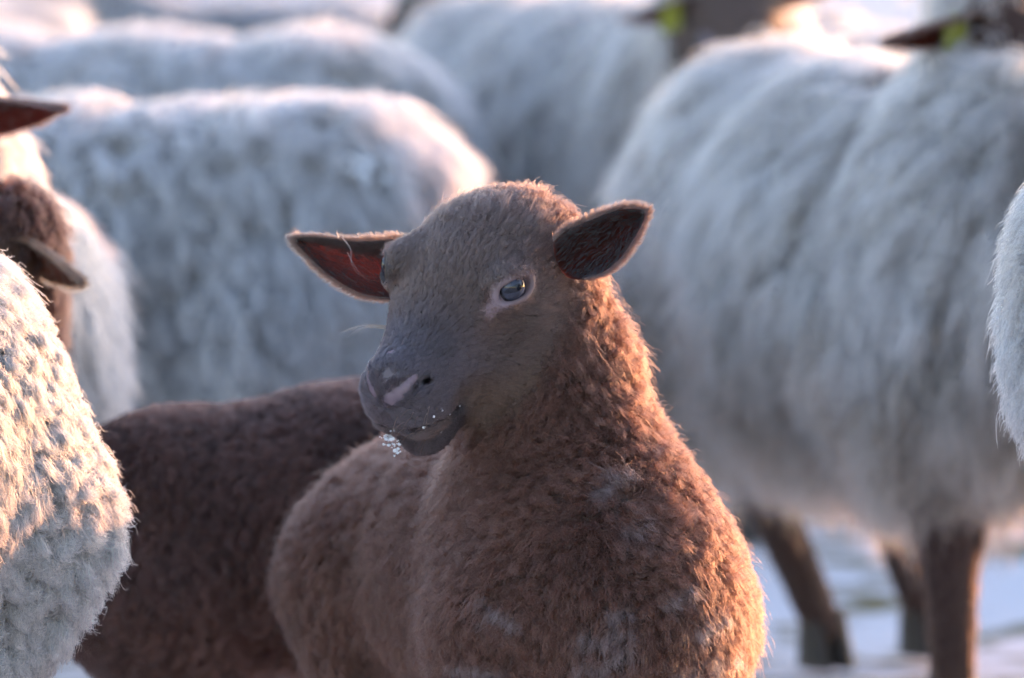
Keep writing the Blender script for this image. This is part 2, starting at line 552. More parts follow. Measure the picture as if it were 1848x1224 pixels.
def segd(P, pts):
    r = np.full(len(P), 1e9)
    for a, b in zip(pts[:-1], pts[1:]):
        ab = b - a
        t = np.clip(((P - a) @ ab) / (ab @ ab), 0, 1)
        r = np.minimum(r, np.linalg.norm(P - a - t[:, None] * ab, axis=1))
    return r
def both(fn):
    return lambda P: np.minimum(fn(P), fn(mirror(P)))
eye_d = both(lambda P: np.sqrt((((P - eye_c - eye_out * EYE_R * 0.75) @ EB / np.array([0.0185, 0.0098, 0.016])) ** 2).sum(1)))
eye_l = lambda P: np.sqrt((((P - eye_c - eye_out * EYE_R * 0.75) @ EB / np.array([0.0185, 0.0098, 0.016])) ** 2).sum(1))
duct_d = lambda P: segd(P, [duct, hit_duct2])
hit_duct2 = hit(886, 562)
arm_t = lambda P: np.min([segd(P, arm[k:k + 2]) * (0.85 + 0.22 * k) for k in range(len(arm) - 1)], axis=0)
arm_d = lambda P: np.minimum(arm_t(P), arm_t(mirror(P)) * 2.4)
mouth_d = both(lambda P: segd(P, mouth))
spot1 = hit(704, 637); spot2 = hit(701, 676)
def hero_zone(P):
    q = (P - HO) @ HB / HS
    face = smooth(0.080, 0.064, segd(q, [np.array([-0.022, 0, -0.042]), np.array([0.11, 0, -0.045])]))
    return q, face
def hero_fleecy(P):
    """0 on the short-haired face, 1 on the woolly neck, body and crown"""
    q, face = hero_zone(P)
    n = (fbm(P, 45, 12) - 0.5) * 0.045
    return 1 - face * (1 - smooth(-0.002, -0.062, q[:, 0] + n) * smooth(-0.055, -0.008, q[:, 2] + n * 0.6))
def hero_skin(P):
    q, face = hero_zone(P)
    c = np.array([0.045, 0.032, 0.027]) * np.ones((len(P), 1))
    nose = smooth(0.075, 0.10, q[:, 0]) * face
    c = c + nose[:, None] * (np.array([0.050, 0.044, 0.050]) - c)
    def mix(c, m, col):
        return c + m[:, None] * (np.array(col) - c)
    nz = fbm(P, 260, 3)
    c = mix(c, smooth(0.0082, 0.0012, arm_d(P) + (nz - 0.5) * 0.007), (0.20, 0.138, 0.155))
    c = mix(c, smooth(1.75, 1.35, eye_l(P) + (nz - 0.5) * 0.4), (0.19, 0.13, 0.125))
    c = mix(c, smooth(0.0140, 0.005, duct_d(P) + (nz - 0.5) * 0.009), (0.235, 0.17, 0.18))
    c = mix(c, smooth(0.0075, 0.004, np.linalg.norm(P - spot1, axis=1) + (nz - 0.5) * 0.005) * 0.9, (0.30, 0.21, 0.23))
    c = mix(c, smooth(0.0105, 0.005, np.linalg.norm(P - spot2, axis=1) + (nz - 0.5) * 0.009) * 0.55, (0.24, 0.20, 0.20))
    c = mix(c, smooth(0.0100, 0.007, both(lambda X: np.linalg.norm(X - hole - np.array([0.004, 0.006, 0.0015]), axis=1))(P)), (0.014, 0.010, 0.011))
    c = mix(c, smooth(0.0045, 0.002, mouth_d(P)), (0.018, 0.012, 0.013))
    return c
def hero_bare(P):
    """1 where fur grows, 0 on bare skin"""
    b = smooth(1.20, 1.62, eye_d(P)) * (0.12 + 0.88 * smooth(0.003, 0.0125, duct_d(P) + (fbm(P, 300, 3) - 0.5) * 0.008))
    b = b * smooth(0.0035, 0.0068, arm_d(P)) * smooth(0.0018, 0.0042, mouth_d(P))
    b = b * smooth(0.0042, 0.0065, both(lambda X: np.linalg.norm(X - hole, axis=1))(P))
    b = b * smooth(0.0035, 0.0065, np.linalg.norm(P - spot1, axis=1) + (fbm(P, 260, 3) - 0.5) * 0.005) * smooth(0.003, 0.009, np.linalg.norm(P - spot2, axis=1) + (fbm(P, 260, 3) - 0.5) * 0.009)
    return b
gl = np.maximum(smooth(0.009, 0.004, arm_d(hp)), smooth(1.5, 1.2, eye_d(hp)) * 0.6)
body = mesh('body', hp, hq, M_SKIN, lamb, hero_skin(hp), gl)

head_back = HB @ np.array([-1.0, 0, 0])
def hero_comb(P, N):
    q, face = hero_zone(P)
    side = np.sign(q[:, 1:2])
    t_face = head_back + 0.35 * (HB @ np.array([0, 0, -1.0])) + vnoise3(P, 35, 5) * 0.35
    t_body = np.array([0, 0, -1.0]) - fw * 0.4 + vnoise3(P, 28, 9) * 0.9
    return t_face * face[:, None] + t_body * (1 - face[:, None])
def hero_len_face(P, N):
    q, face = hero_zone(P)
    l = 0.0050 + 0.005 * smooth(0.04, -0.05, q[:, 0]) + 0.008 * smooth(-0.025, -0.055, q[:, 0]) * smooth(-0.04, -0.01, q[:, 2])
    l = l * (0.80 + 0.20 * smooth(0.10, 0.06, q[:, 0]))
    l = l * (0.5 + 0.5 * smooth(1.6, 3.0, eye_d(P)))
    return l * hero_bare(P)
def hero_col(P, N):
    q, face = hero_zone(P)
    n = fbm(P, 30, 2)[:, None]
    fc = np.array([0.068, 0.041, 0.033])
    mz = face[:, None] * smooth(0.02, 0.07, q[:, 0])[:, None] * smooth(-0.075, -0.04, q[:, 2])[:, None]
    fc = fc * (1 - mz) + np.array([0.047, 0.036, 0.040]) * mz
    jaw = smooth(-0.055, -0.085, q[:, 2])[:, None]
    fc = fc * (1 - jaw) + np.array([0.095, 0.052, 0.034]) * jaw
    bc = np.array([0.080, 0.032, 0.021])
    c = fc * face[:, None] + bc * (1 - face[:, None])
    lip = smooth(-0.068, -0.076, q[:, 2])[:, None] * smooth(0.055, 0.07, q[:, 0])[:, None] * face[:, None]
    c = c * (1 - lip) + np.array([0.030, 0.021, 0.021]) * lip
    return c * (0.75 + 0.5 * n)
SKY_STREAKS = [[hit(*q) for q in t] for t in (((875, 1085), (905, 1105), (935, 1125)), ((1050, 1155), (1095, 1143), (1130, 1135)), ((1045, 1205), (1090, 1198), (1135, 1170)), ((1210, 1215), (1270, 1190), (1325, 1165)),
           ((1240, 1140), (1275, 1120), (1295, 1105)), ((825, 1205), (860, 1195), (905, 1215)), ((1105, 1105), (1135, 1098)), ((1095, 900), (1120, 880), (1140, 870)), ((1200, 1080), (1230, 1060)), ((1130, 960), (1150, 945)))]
def sky_streak(P):  # sky reflected in the wool partings, painted into the fur colour
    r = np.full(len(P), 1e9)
    for t in SKY_STREAKS:
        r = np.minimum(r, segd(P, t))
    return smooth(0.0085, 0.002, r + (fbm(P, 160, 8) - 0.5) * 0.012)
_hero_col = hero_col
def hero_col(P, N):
    m = sky_streak(P)[:, None] * 0.45
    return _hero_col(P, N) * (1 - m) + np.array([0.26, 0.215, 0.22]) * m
face_w = lambda P, N: smooth(0.02, 0.35, 1 - hero_fleecy(P)) * (hero_bare(P) > 0.02)
body_w = lambda P, N: smooth(0.02, 0.5, hero_fleecy(P)) * (0.35 + 0.65 * smooth(0.2, 0.28, P[:, 2]))
def hero_len_body(P, N):
    return (0.014 + 0.010 * fbm(P, 22, 6)) * (0.35 + 0.65 * hero_fleecy(P)) * (1 - 0.4 * hero_zone(P)[1]) * (0.25 + 0.75 * smooth(0.17, 0.24, P[:, 2]))
QUAL = 1.0
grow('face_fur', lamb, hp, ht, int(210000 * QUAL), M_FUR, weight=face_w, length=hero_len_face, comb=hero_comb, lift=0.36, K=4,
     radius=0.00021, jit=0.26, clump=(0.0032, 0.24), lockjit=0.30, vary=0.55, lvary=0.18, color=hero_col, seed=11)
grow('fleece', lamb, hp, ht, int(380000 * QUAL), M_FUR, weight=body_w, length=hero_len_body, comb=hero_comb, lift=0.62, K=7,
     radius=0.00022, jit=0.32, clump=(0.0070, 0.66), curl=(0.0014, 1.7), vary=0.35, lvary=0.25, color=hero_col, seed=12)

# hooves: two toes each, one mesh shared by all
def hoof_mesh():
    V, F = [], []
    for sd_ in (-1, 1):
        k = len(V)
        for z_, fr, bk, w in ((0.062, 0.012, -0.016, 0.010), (0.040, 0.022, -0.022, 0.0135), (0.0, 0.040, -0.024, 0.0155)):
            for a_ in range(8):
                an = 2 * math.pi * a_ / 8
                cx = (fr + bk) / 2 + (fr - bk) / 2 * math.cos(an)
                V.append((cx, sd_ * 0.0145 + w * math.sin(an) * (1 - 0.35 * max(0, math.cos(an))), z_))
        for r_ in range(2):
            for a_ in range(8):
                p_, q_ = k + r_ * 8 + a_, k + r_ * 8 + (a_ + 1) % 8
                F.append((p_, p_ + 8, q_ + 8, q_))
        F.append(tuple(range(k, k + 8))); F.append(tuple(range(k + 23, k + 15, -1)))
    me = bpy.data.meshes.new('hoof')
    me.from_pydata(V, [], F)
    me.materials.append(M_HOOF)
    for p in me.polygons: p.use_smooth = False
    return me
HOOF = hoof_mesh()
def hoof(parent, pos, heading, scale):
    o = link('hoof', HOOF, parent)
    org = np.array(parent.matrix_world.translation)
    o.location = np.array([pos[0], pos[1], -0.006]) - org
    o.rotation_euler.z = heading
    o.scale = (scale,) * 3
for s_ in (-1, 1):
    hd_ = math.atan2(fw[1], fw[0])
    hoof(lamb, np.array([0.07, 0.05, 0]) + lt * 0.075 * s_, hd_, 0.8)
    hoof(lamb, np.array([-0.068, 0.385, 0]) + lt * 0.07 * s_ - fw * 0.03, hd_, 0.8)

# ears
def ear(parent, base, tip, nrm, up, lo, cup, skin_in, skin_out, mat, roll=0.0, thick=0.0026, nu=26, nv=17, name='ear', bend=0.0):
    """leaf-shaped shell: up/lo = half widths along the ear, cup = how far the rims come forward"""
    base = np.asarray(base, float); tip = np.asarray(tip, float)
    a = tip - base; L = np.linalg.norm(a); a = a / L
    nrm = unit(np.asarray(nrm, float) - a * (np.asarray(nrm, float) @ a))
    c = np.cross(nrm, a)
    if c[2] < 0: c = -c
    us = np.sin(np.linspace(0, 1, nu) * math.pi / 2) ** 1.15
    ku = np.linspace(0, 1, len(up))
    P = []
    for s, off in ((1, 0.0), (-1, thick)):
        for u in us:
            rt = math.sqrt(max(0.0, 1 - (max(0.0, u - 0.72) / 0.28) ** 2)) + 0.02
            wu, wl = np.interp(u, ku, up) * rt, np.interp(u, ku, lo) * rt
            for v in np.linspace(-1, 1, nv):
                w = wu * v if v > 0 else wl * v
                edge = 1 - abs(v) ** 4
                z = cup * (abs(v) ** 2.2 - 0.6) * (1 - 0.35 * u) + bend * u * u - off * edge * (1 - 0.5 * u)
                P.append(base + a * L * u + c * w + nrm * z)
    P = np.array(P)
    n1 = nu * nv
    Q = []
    for i in range(nu - 1):
        for j in range(nv - 1):
            k = i * nv + j
            Q.append((k, k + 1, k + nv + 1, k + nv)); Q.append((n1 + k + nv, n1 + k + nv + 1, n1 + k + 1, n1 + k))
        for j in (0, nv - 1):
            k = i * nv + j
            q = (k, k + nv, n1 + k + nv, n1 + k)
            Q.append(q if j == 0 else q[::-1])
    for j in range(nv - 1):
        k = (nu - 1) * nv + j
        Q.append((k, k + 1, n1 + k + 1, n1 + k))
    Q = np.array(Q)
    T = tris(Q)
    nn = np.cross(P[T[0, 1]] - P[T[0, 0]], P[T[0, 2]] - P[T[0, 0]])
    if nn @ nrm < 0:
        Q = Q[:, ::-1]; T = tris(Q)
    uu = np.concatenate([np.repeat(us, nv)] * 2)
    vv = np.concatenate([np.tile(np.linspace(-1, 1, nv), nu)] * 2)
    inner_ = np.concatenate([np.ones(n1), np.zeros(n1)])
    colr = np.where((inner_ * (np.abs(vv) < 0.8))[:, None] > 0.5, np.array(skin_in), np.array(skin_out))
    o = mesh(name, P, Q, mat, parent, colr)
    return o, P, T, (a, c, nrm, L, base), uu, vv, inner_
def ear_mat(name, tc=(0.95, 0.30, 0.22)):
    m, N, L = new_mat(name)
    a = N.new('ShaderNodeAttribute'); a.attribute_name = 'col'
    nz = N.new('ShaderNodeTexNoise'); nz.inputs['Scale'].default_value = 90; nz.inputs['Detail'].default_value = 4
    rp = N.new('ShaderNodeMapRange'); rp.inputs[1].default_value = 0.3; rp.inputs[2].default_value = 0.7; rp.inputs[3].default_value = 0.45; rp.inputs[4].default_value = 1.3
    L.new(nz.outputs[0], rp.inputs[0])
    mu = N.new('ShaderNodeMix'); mu.data_type = 'RGBA'; mu.blend_type = 'MULTIPLY'; mu.inputs[0].default_value = 1
    mu.inputs[6].default_value = (*tc, 1)
    L.new(rp.outputs[0], mu.inputs[7])
    d = N.new('ShaderNodeBsdfDiffuse'); t = N.new('ShaderNodeBsdfTranslucent')
    L.new(a.outputs['Color'], d.inputs[0]); L.new(mu.outputs[2], t.inputs[0])
    x = N.new('ShaderNodeMixShader'); x.inputs[0].default_value = 0.5
    L.new(d.outputs[0], x.inputs[1]); L.new(t.outputs[0], x.inputs[2])
    o = N.new('ShaderNodeOutputMaterial'); L.new(x.outputs[0], o.inputs[0])
    return m
M_EAR = ear_mat('thin_ear_skin')
M_EAR2 = ear_mat('thick_ear_skin', (0.40, 0.12, 0.09))
def ear_fur(e, colr, n_out, n_in, n_rim, ln, seed, radius=0.00024, upper=0.0, incol=None):
    o, P, T, (a, c, nrm, L, base), uu, vv, inn = e
    prj = lambda X: ((X - base) @ a / L)
    def w_out(X, N): return ((N @ nrm) < 0.1) * 1.0
    def w_in(X, N): return ((N @ nrm) > 0.1) * (1.0 if not upper else 0.12 + smooth(-0.004, upper, (X - base) @ c))
    cm = lambda X, N: a + vnoise3(X, 40, 3) * 0.3
    cf = lambda X, N: np.array(colr) * np.ones((len(X), 1))
    grow('fur', o, P, T, n_out, M_FUR, weight=w_out, length=lambda X, N: np.full(len(X), ln), comb=cm, lift=0.35, K=4, radius=radius, color=cf, seed=seed, hidden=1.0)
    if n_in:
        grow('fur', o, P, T, n_in, M_FUR, weight=w_in, length=lambda X, N: np.full(len(X), ln * 0.8), comb=cm, lift=0.3, K=4, radius=radius, color=cf if incol is None else (lambda X, N: np.array(incol) * np.ones((len(X), 1))), seed=seed + 1)
    # fringe along the rim
    nu, nv = 26, 17
    rim = np.concatenate([P.reshape(2, nu, nv, 3)[0, :, 0], P.reshape(2, nu, nv, 3)[0, -1, 1:-1], P.reshape(2, nu, nv, 3)[0, ::-1, -1]])
    r = np.random.default_rng(seed + 2)
    seg = np.linalg.norm(np.diff(rim, axis=0), axis=1); cs = np.concatenate([[0], np.cumsum(seg)])
    s = r.random(n_rim) * cs[-1]
    p0 = np.stack([np.interp(s, cs, rim[:, k]) for k in range(3)], 1)
    mid = base + a * (prj(p0)[:, None] * L * 0.75)
    out = unit(p0 - mid)
    D = unit(out + a * 0.5 + r.normal(size=p0.shape) * 0.25)
    ll = ln * 0.9 * (0.35 + 1.0 * r.random(n_rim) ** 1.5)
    K = 4
    t = np.linspace(0, 1, K)
    pts = p0[:, None] + D[:, None] * (ll[:, None] * t)[..., None] + a * ((ll * 0.3)[:, None] * t ** 2)[..., None]
    cu = bpy.data.hair_curves.new('fringe'); cu.add_curves([K] * n_rim)
    org = np.array(o.matrix_world.translation)
    cu.points.foreach_set('position', (pts - org).astype(np.float32).ravel())
    cu.points.foreach_set('radius', np.tile(radius * (1 - 0.7 * t), n_rim).astype(np.float32))
    ca = cu.attributes.new('col', 'FLOAT_COLOR', 'CURVE')
    cc = np.ones((n_rim, 4), np.float32); cc[:, :3] = np.array(colr) * 1.3 * (0.7 + 0.6 * r.random((n_rim, 1)))
    ca.data.foreach_set('color', cc.ravel())
    cu.materials.append(M_FUR)
    f = link('fringe', cu, o); f['kind'] = 'stuff'
EAR_IN = (0.10, 0.045, 0.04); EAR_OUT = (0.06, 0.04, 0.035)
e1 = ear(lamb, at(742, 488, 5.075), at(537, 432, 5.11), (0.15, -1.0, -0.05), (0.026, 0.023, 0.017, 0.012, 0.009, 0.007, 0.005), (0.025, 0.029, 0.031, 0.028, 0.022, 0.014, 0.009), 0.018, EAR_IN, EAR_OUT, M_EAR)
ear_fur(e1, (0.06, 0.035, 0.026), 9000, 4000, 4500, 0.0075, 41, upper=0.004, incol=(0.022, 0.014, 0.012))
e2 = ear(lamb, at(1024, 480, 4.985), at(1160, 387, 5.03), (-0.25, -1.0, 0.05), (0.023, 0.025, 0.023, 0.0205, 0.0175, 0.014, 0.010), (0.018, 0.023, 0.0235, 0.021, 0.016, 0.011, 0.007), 0.020, (0.030, 0.012, 0.009), EAR_OUT, M_EAR2)
ear_fur(e2, (0.040, 0.024, 0.019), 12000, 1200, 4500, 0.0075, 51, incol=(0.016, 0.010, 0.009))

# eyes
def eye_mat():
    m, N, L = new_mat('eyeball')
    tc = N.new('ShaderNodeTexCoord')
    mp = N.new('ShaderNodeSeparateXYZ'); L.new(tc.outputs['Object'], mp.inputs[0])
    def math_(op, a, b=None):
        n = N.new('ShaderNodeMath'); n.operation = op
        for k, v in enumerate((a, b)):
            if v is None: continue
            if isinstance(v, (int, float)): n.inputs[k].default_value = v
            else: L.new(v, n.inputs[k])
        return n.outputs[0]
    x2 = math_('POWER', mp.outputs[0], 2.0); y2 = math_('POWER', mp.outputs[1], 2.0)
    rr = math_('SQRT', math_('ADD', x2, y2))
    pup = math_('SQRT', math_('ADD', math_('MULTIPLY', x2, 0.30), math_('MULTIPLY', y2, 3.4)))
    def ramp(src, a, b):
        n = N.new('ShaderNodeMapRange'); n.interpolation_type = 'SMOOTHSTEP'; n.inputs[1].default_value = a; n.inputs[2].default_value = b
        L.new(src, n.inputs[0]); return n.outputs[0]
    def mix(f, A, B):
        n = N.new('ShaderNodeMix'); n.data_type = 'RGBA'; L.new(f, n.inputs[0])
        for k, v in ((6, A), (7, B)):
            if isinstance(v, tuple): n.inputs[k].default_value = (*v, 1)
            else: L.new(v, n.inputs[k])
        return n.outputs[2]
    nz = N.new('ShaderNodeTexNoise'); nz.inputs['Scale'].default_value = 300; L.new(tc.outputs['Object'], nz.inputs[0])
    iris = mix(nz.outputs[0], (0.018, 0.021, 0.034), (0.042, 0.048, 0.070))
    c = mix(ramp(pup, 0.0050, 0.0066), (0.004, 0.005, 0.009), iris)
    c = mix(ramp(rr, 0.0108, 0.0125), c, (0.012, 0.010, 0.010))
    c = mix(ramp(rr, 0.0131, 0.0140), c, (0.22, 0.18, 0.20))
    b = N.new('ShaderNodeBsdfPrincipled')
    L.new(c, b.inputs['Base Color']); b.inputs['Roughness'].default_value = 0.04; b.inputs['Specular IOR Level'].default_value = 0.55
    b.inputs['Coat Weight'].default_value = 0.0
    o = N.new('ShaderNodeOutputMaterial'); L.new(b.outputs[0], o.inputs[0])
    return m
M_EYE = eye_mat()
def ball(nu=32, nv=20):
    P, Q = [], []
    for i in range(nv + 1):
        th = math.pi * i / nv
        for j in range(nu):
            ph = 2 * math.pi * j / nu
            P.append((math.sin(th) * math.cos(ph), math.sin(th) * math.sin(ph), math.cos(th)))
    for i in range(nv):
        for j in range(nu):
            Q.append((i * nu + j, (i + 1) * nu + j, (i + 1) * nu + (j + 1) % nu, i * nu + (j + 1) % nu))
    return np.array(P), np.array(Q)
import mathutils
def eyeball(parent, c, Bx, r):
    P, Q = ball()
    P = P * r
    z = P[:, 2]
    P[:, 2] = np.where(z > r * 0.72, z + (z - r * 0.72) * 0.28, z)       # cornea
    me_o = mesh('eye', P, Q, M_EYE)
    me_o.parent = parent
    M = mathutils.Matrix([list(Bx[k]) + [c[k]] for k in range(3)] + [[0, 0, 0, 1]])
    me_o.matrix_parent_inverse = parent.matrix_world.inverted()
    me_o.matrix_world = M
    return me_o
look = unit(eye_out + np.array([-0.10, -0.30, 0.05]))
def frame(lk, axv):
    a_ = unit(axv - lk * (axv @ lk)); return np.stack([a_, np.cross(lk, a_), lk], 1)
eyeball(lamb, eye_c, frame(look, ax), EYE_R)
eyeball(lamb, mirror(eye_c), frame(unit(mirror_v(look)), mirror_v(ax)), EYE_R)

def wisps(name, parent, chains, radius, colr):
    """single long hairs, each through its own points"""
    cu = bpy.data.hair_curves.new(name)
    cu.add_curves([len(c) for c in chains])
    org = np.array(parent.matrix_world.translation)
    cu.points.foreach_set('position', (np.concatenate(chains) - org).astype(np.float32).ravel())
    cu.points.foreach_set('radius', np.concatenate([radius * np.linspace(1, 0.4, len(c)) for c in chains]).astype(np.float32))
    a_ = cu.attributes.new('col', 'FLOAT_COLOR', 'CURVE')
    a_.data.foreach_set('color', np.tile(np.array([*colr, 1], np.float32), len(chains)))
    cu.materials.append(M_FUR)
    o = link(name, cu, parent); o['kind'] = 'stuff'
rw = np.random.default_rng(4)
ch = []
for k in range(9):
    x1, y1 = 610 + rw.random() * 45, 585 + rw.random() * 26
    ch.append(np.array([at(704, 588 + 3 * k % 9, 5.0), at(672, 584 + rw.random() * 8, 4.99), at((672 + x1) / 2, (586 + y1) / 2 - 4, 4.985), at(x1, y1, 4.98)]))
for k in range(26):
    q0 = mouth[1] + (mouth[4] - mouth[1]) * rw.random() + np.array([0, 0, 0.03 * (rw.random() - 0.55)])
    px, py, dd = project(q0)
    q0 = hit(px - 14 * rw.random(), py)
    dr = unit(np.array([-0.6 + 0.5 * rw.random(), -0.6, -0.5 + 0.6 * rw.random()]))
    ln = 0.010 + 0.014 * rw.random()
    ch.append(np.array([q0, q0 + dr * ln * 0.5, q0 + dr * ln + np.array([0, 0, -0.3 * ln])]))
wisps('whiskers', lamb, ch, 0.00016, (0.35, 0.22, 0.14))
ec = [at(617, 428, 5.075), at(633, 450, 5.06), at(634, 475, 5.05), at(650, 497, 5.05), at(690, 502, 5.06)]
ec2 = [at(627, 455, 5.06), at(640, 480, 5.05), at(660, 503, 5.05), at(692, 508, 5.06)]
ec3 = [at(612, 430, 5.075), at(608, 420, 5.07), at(609, 414, 5.07)]
wisps('ear_wisps', lamb, [np.array(c_) for c_ in (ec, ec2, ec3)], 0.00022, (0.45, 0.32, 0.24))

# snow crumbs on the lips
M_SNOW = plain_mat('snow_crystals', (0.84, 0.87, 0.92), 0.35, 0.6)
def lump(c, r, seed, n=7):
    rr = np.random.default_rng(seed)
    P, Q = ball(n, 5)
    P = P * (0.35 + 0.95 * rr.random((len(P), 1))) * np.array([1.0, 0.8, 0.75]) * r * 1.1 + c
    return P, Q
def lumps(name, pts, label, mat, kind=None, cat=None, origin=None, group=None):
    Ps, Qs, k = [], [], 0
    for i, (c, r) in enumerate(pts):
        P, Q = lump(np.asarray(c), r, i + 3)
        Ps.append(P); Qs.append(Q + k); k += len(P)
    o = mesh(name, np.concatenate(Ps), np.concatenate(Qs), mat, origin=pts[0][0])
    o['label'] = label
    if kind: o['kind'] = kind
    if cat: o['category'] = cat
    if group: o['group'] = group
    return o
cr = []
def crumb(px, py, r, out=0.002):
    q = trace(feature, px, py)
    cr.append((q + unit(CAM - q) * out, r))
lipd = np.linalg.norm(mouth[0] - CAM)
for cx, cy, sx, sy, n_ in ((697, 790, 9, 6, 16), (716, 808, 7, 9, 16), (706, 800, 14, 12, 10)):
    for k in range(n_):
        px_, py_ = cx + rw.normal() * sx * 0.6, cy + rw.normal() * sy * 0.6
        q = at(px_, py_, 5 + mouth[0][1] + 0.002 + rw.normal() * 0.002)
        cr.append((q, 0.0006 + 0.0015 * rw.random() ** 2))
for q_ in ((765, 772, 0.0016), (796, 737, 0.0008), (783, 752, 0.0012), (780, 762, 0.0007), (811, 748, 0.0011), (808, 752, 0.0006), (817, 796, 0.0008), (796, 780, 0.0007), (830, 733, 0.0008), (705, 778, 0.0010), (712, 778, 0.0009), (798, 741, 0.0010)):
    crumb(*q_, out=0.003)
lumps('snow_crumbs', cr, 'white snow crumbs clinging to the lips of the brown lamb', M_SNOW, kind='stuff')

# ------------------------------------------------------------------ the flock round it
HOOF_P, HOOF_Q = None, None
def flock_sheep(name, label, cat, c, heading, scale, poll, nose, *, wool=(0.50, 0.45, 0.39), face=(0.05, 0.038, 0.032), n=40000, wl=0.055,
                radius=0.0011, lock=0.023, res=0.014, curl=(0.006, 1.4), lamb_like=False, tags=(), ear_len=0.12, ear_tilt=(0, 0), group=None, seed=1,
                mat=None, jit=0.32, cl_s=0.74, lift=0.56, K=6, step=0.0, droop=0.35, head_len=0.25, fringe=700, outside=0.15, belly=0.33, neck_r=0.13, pitch=0.0, bare=0.105, feet=None, lvary=0.36, lockjit=0.52, crest=0.6, belly_dark=0.0):
    mat = mat or M_WOOL
    c = np.array([c[0], c[1], 0.0])
    f = np.array([math.cos(R(heading)), math.sin(R(heading)), 0.0]); l = np.array([-f[1], f[0], 0.0]); z = np.array([0, 0, 1.0])
    ff, zz = f * math.cos(R(pitch)) + z * math.sin(R(pitch)), z * math.cos(R(pitch)) - f * math.sin(R(pitch))
    W = lambda x, y, h: c + ((ff if h > 0.3 else f) * x + l * y + z * h) * scale
    BB = np.stack([ff, l, zz], 1)
    poll = np.asarray(poll, float); nose = unit(np.asarray(nose, float))
    lat = unit(np.cross(z, nose)); upv = np.cross(nose, lat)
    hs = head_len / 0.25
    HBm = np.stack([nose, lat, upv], 1)
    H = lambda a, b, g: poll + (nose * a + lat * b + upv * g) * hs
    S = scale
    def sdf(p):
        d = ell(p, W(-0.29, 0, 0.515), np.array([0.215, 0.185, 0.215]) * S, BB)
        d = smin(d, ell(p, W(-0.02, 0, 0.50), np.array([0.36, 0.205, 0.225]) * S, BB), 0.06 * S)
        d = smin(d, ell(p, W(0.26, 0, 0.51), np.array([0.20, 0.175, 0.22]) * S, BB), 0.06 * S)
        d = smin(d, cone(p, W(0.30, 0, 0.56), H(-0.02, 0, -0.05), neck_r * 1.15 * S, neck_r * 0.62 * S), 0.08 * S)
        hd = ell(p, H(0.03, 0, -0.045), np.array([0.075, 0.062, 0.06]) * hs, HBm)
        hd = smin(hd, cone(p, H(0.06, 0, -0.055), H(0.215, 0, -0.05), 0.056 * hs, 0.034 * hs), 0.03 * hs)
        hd = smin(hd, cone(p, H(0.05, 0, -0.095), H(0.195, 0, -0.085), 0.036 * hs, 0.022 * hs), 0.03 * hs)
        d = smin(d, hd, 0.03 * S)
        for s in (-1, 1):
            st = step * s
            if feet:                                     # hooves set down where they stand
                ft, hd = np.array([*feet[(0, s)], 0.04 * S]), np.array([*feet[(1, s)], 0.04 * S])
                a1, b1 = W(0.26, 0.095 * s, 0.40), W(-0.32, 0.10 * s, 0.44)
                kn = a1 * 0.45 + ft * 0.55 + f * 0.015 + z * 0.03
                d = smin(d, cone(p, a1, kn, 0.075 * S, 0.038 * S), 0.05 * S)
                d = smin(d, cone(p, kn, ft, 0.034 * S, 0.024 * S), 0.02 * S)
                st_ = b1 * 0.62 + hd * 0.38 + f * 0.05
                hk = b1 * 0.40 + hd * 0.60 - f * 0.05 + z * 0.03
                d = smin(d, cone(p, b1, st_, 0.12 * S, 0.065 * S), 0.05 * S)
                d = smin(d, cone(p, st_, hk, 0.055 * S, 0.034 * S), 0.03 * S)
                d = smin(d, cone(p, hk, hd, 0.031 * S, 0.024 * S), 0.02 * S)
                continue
            d = smin(d, cone(p, W(0.26, 0.095 * s, 0.40), W(0.25 + st * 0.4, 0.095 * s, 0.24), 0.075 * S, 0.040 * S), 0.05 * S)
            d = smin(d, cone(p, W(0.25 + st * 0.4, 0.095 * s, 0.24), W(0.25 + st, 0.09 * s, 0.04), 0.033 * S, 0.024 * S), 0.02 * S)
            d = smin(d, cone(p, W(-0.32, 0.10 * s, 0.44), W(-0.27 - st * 0.3, 0.11 * s, 0.32), 0.12 * S, 0.065 * S), 0.05 * S)
            d = smin(d, cone(p, W(-0.27 - st * 0.3, 0.11 * s, 0.32), W(-0.37 - st * 0.7, 0.11 * s, 0.235), 0.055 * S, 0.034 * S), 0.03 * S)
            d = smin(d, cone(p, W(-0.37 - st * 0.7, 0.11 * s, 0.235), W(-0.35 - st, 0.105 * s, 0.04), 0.031 * S, 0.024 * S), 0.02 * S)
        return d
    ends = np.array([W(-0.55, -0.26, 0), W(-0.55, 0.26, 0), W(0.5, -0.26, 0), W(0.5, 0.26, 0), W(0, 0, 0.8), H(0.27, 0, -0.1), H(-0.08, 0, 0.04), H(0.1, 0.1, 0), H(0.1, -0.1, 0)])
    lo = ends.min(0) - 0.03; hi = ends.max(0) + 0.03
    lo[2] = 0.0
    P, Q = surface(sdf, lo, hi, res)
    T = tris(Q)
    root = thing(name, label, cat, c, group or ('brown lambs' if name == 'lamb' else 'flock of sheep'))
    def facem(X):
        q = (X - poll) @ HBm / hs
        return smooth(bare, bare - 0.02, segd(q, [np.array([0.035, 0, -0.055]), np.array([0.22, 0, -0.06])]) + 0.02)
    def wooly(X):
        return (1 - facem(X)) * smooth((belly - 0.06) * S, belly * S, X[:, 2])
    wv = wooly(P)[:, None]
    colr = np.array(face) * 0.8 * (1 - wv) + np.array(wool) * 0.55 * wv
    mesh('body', P, Q, M_SKIN, root, colr)
    comb = lambda X, N: np.array([0, 0, -1.0]) - f * 0.45 + vnoise3(X, 13, seed) * 0.95
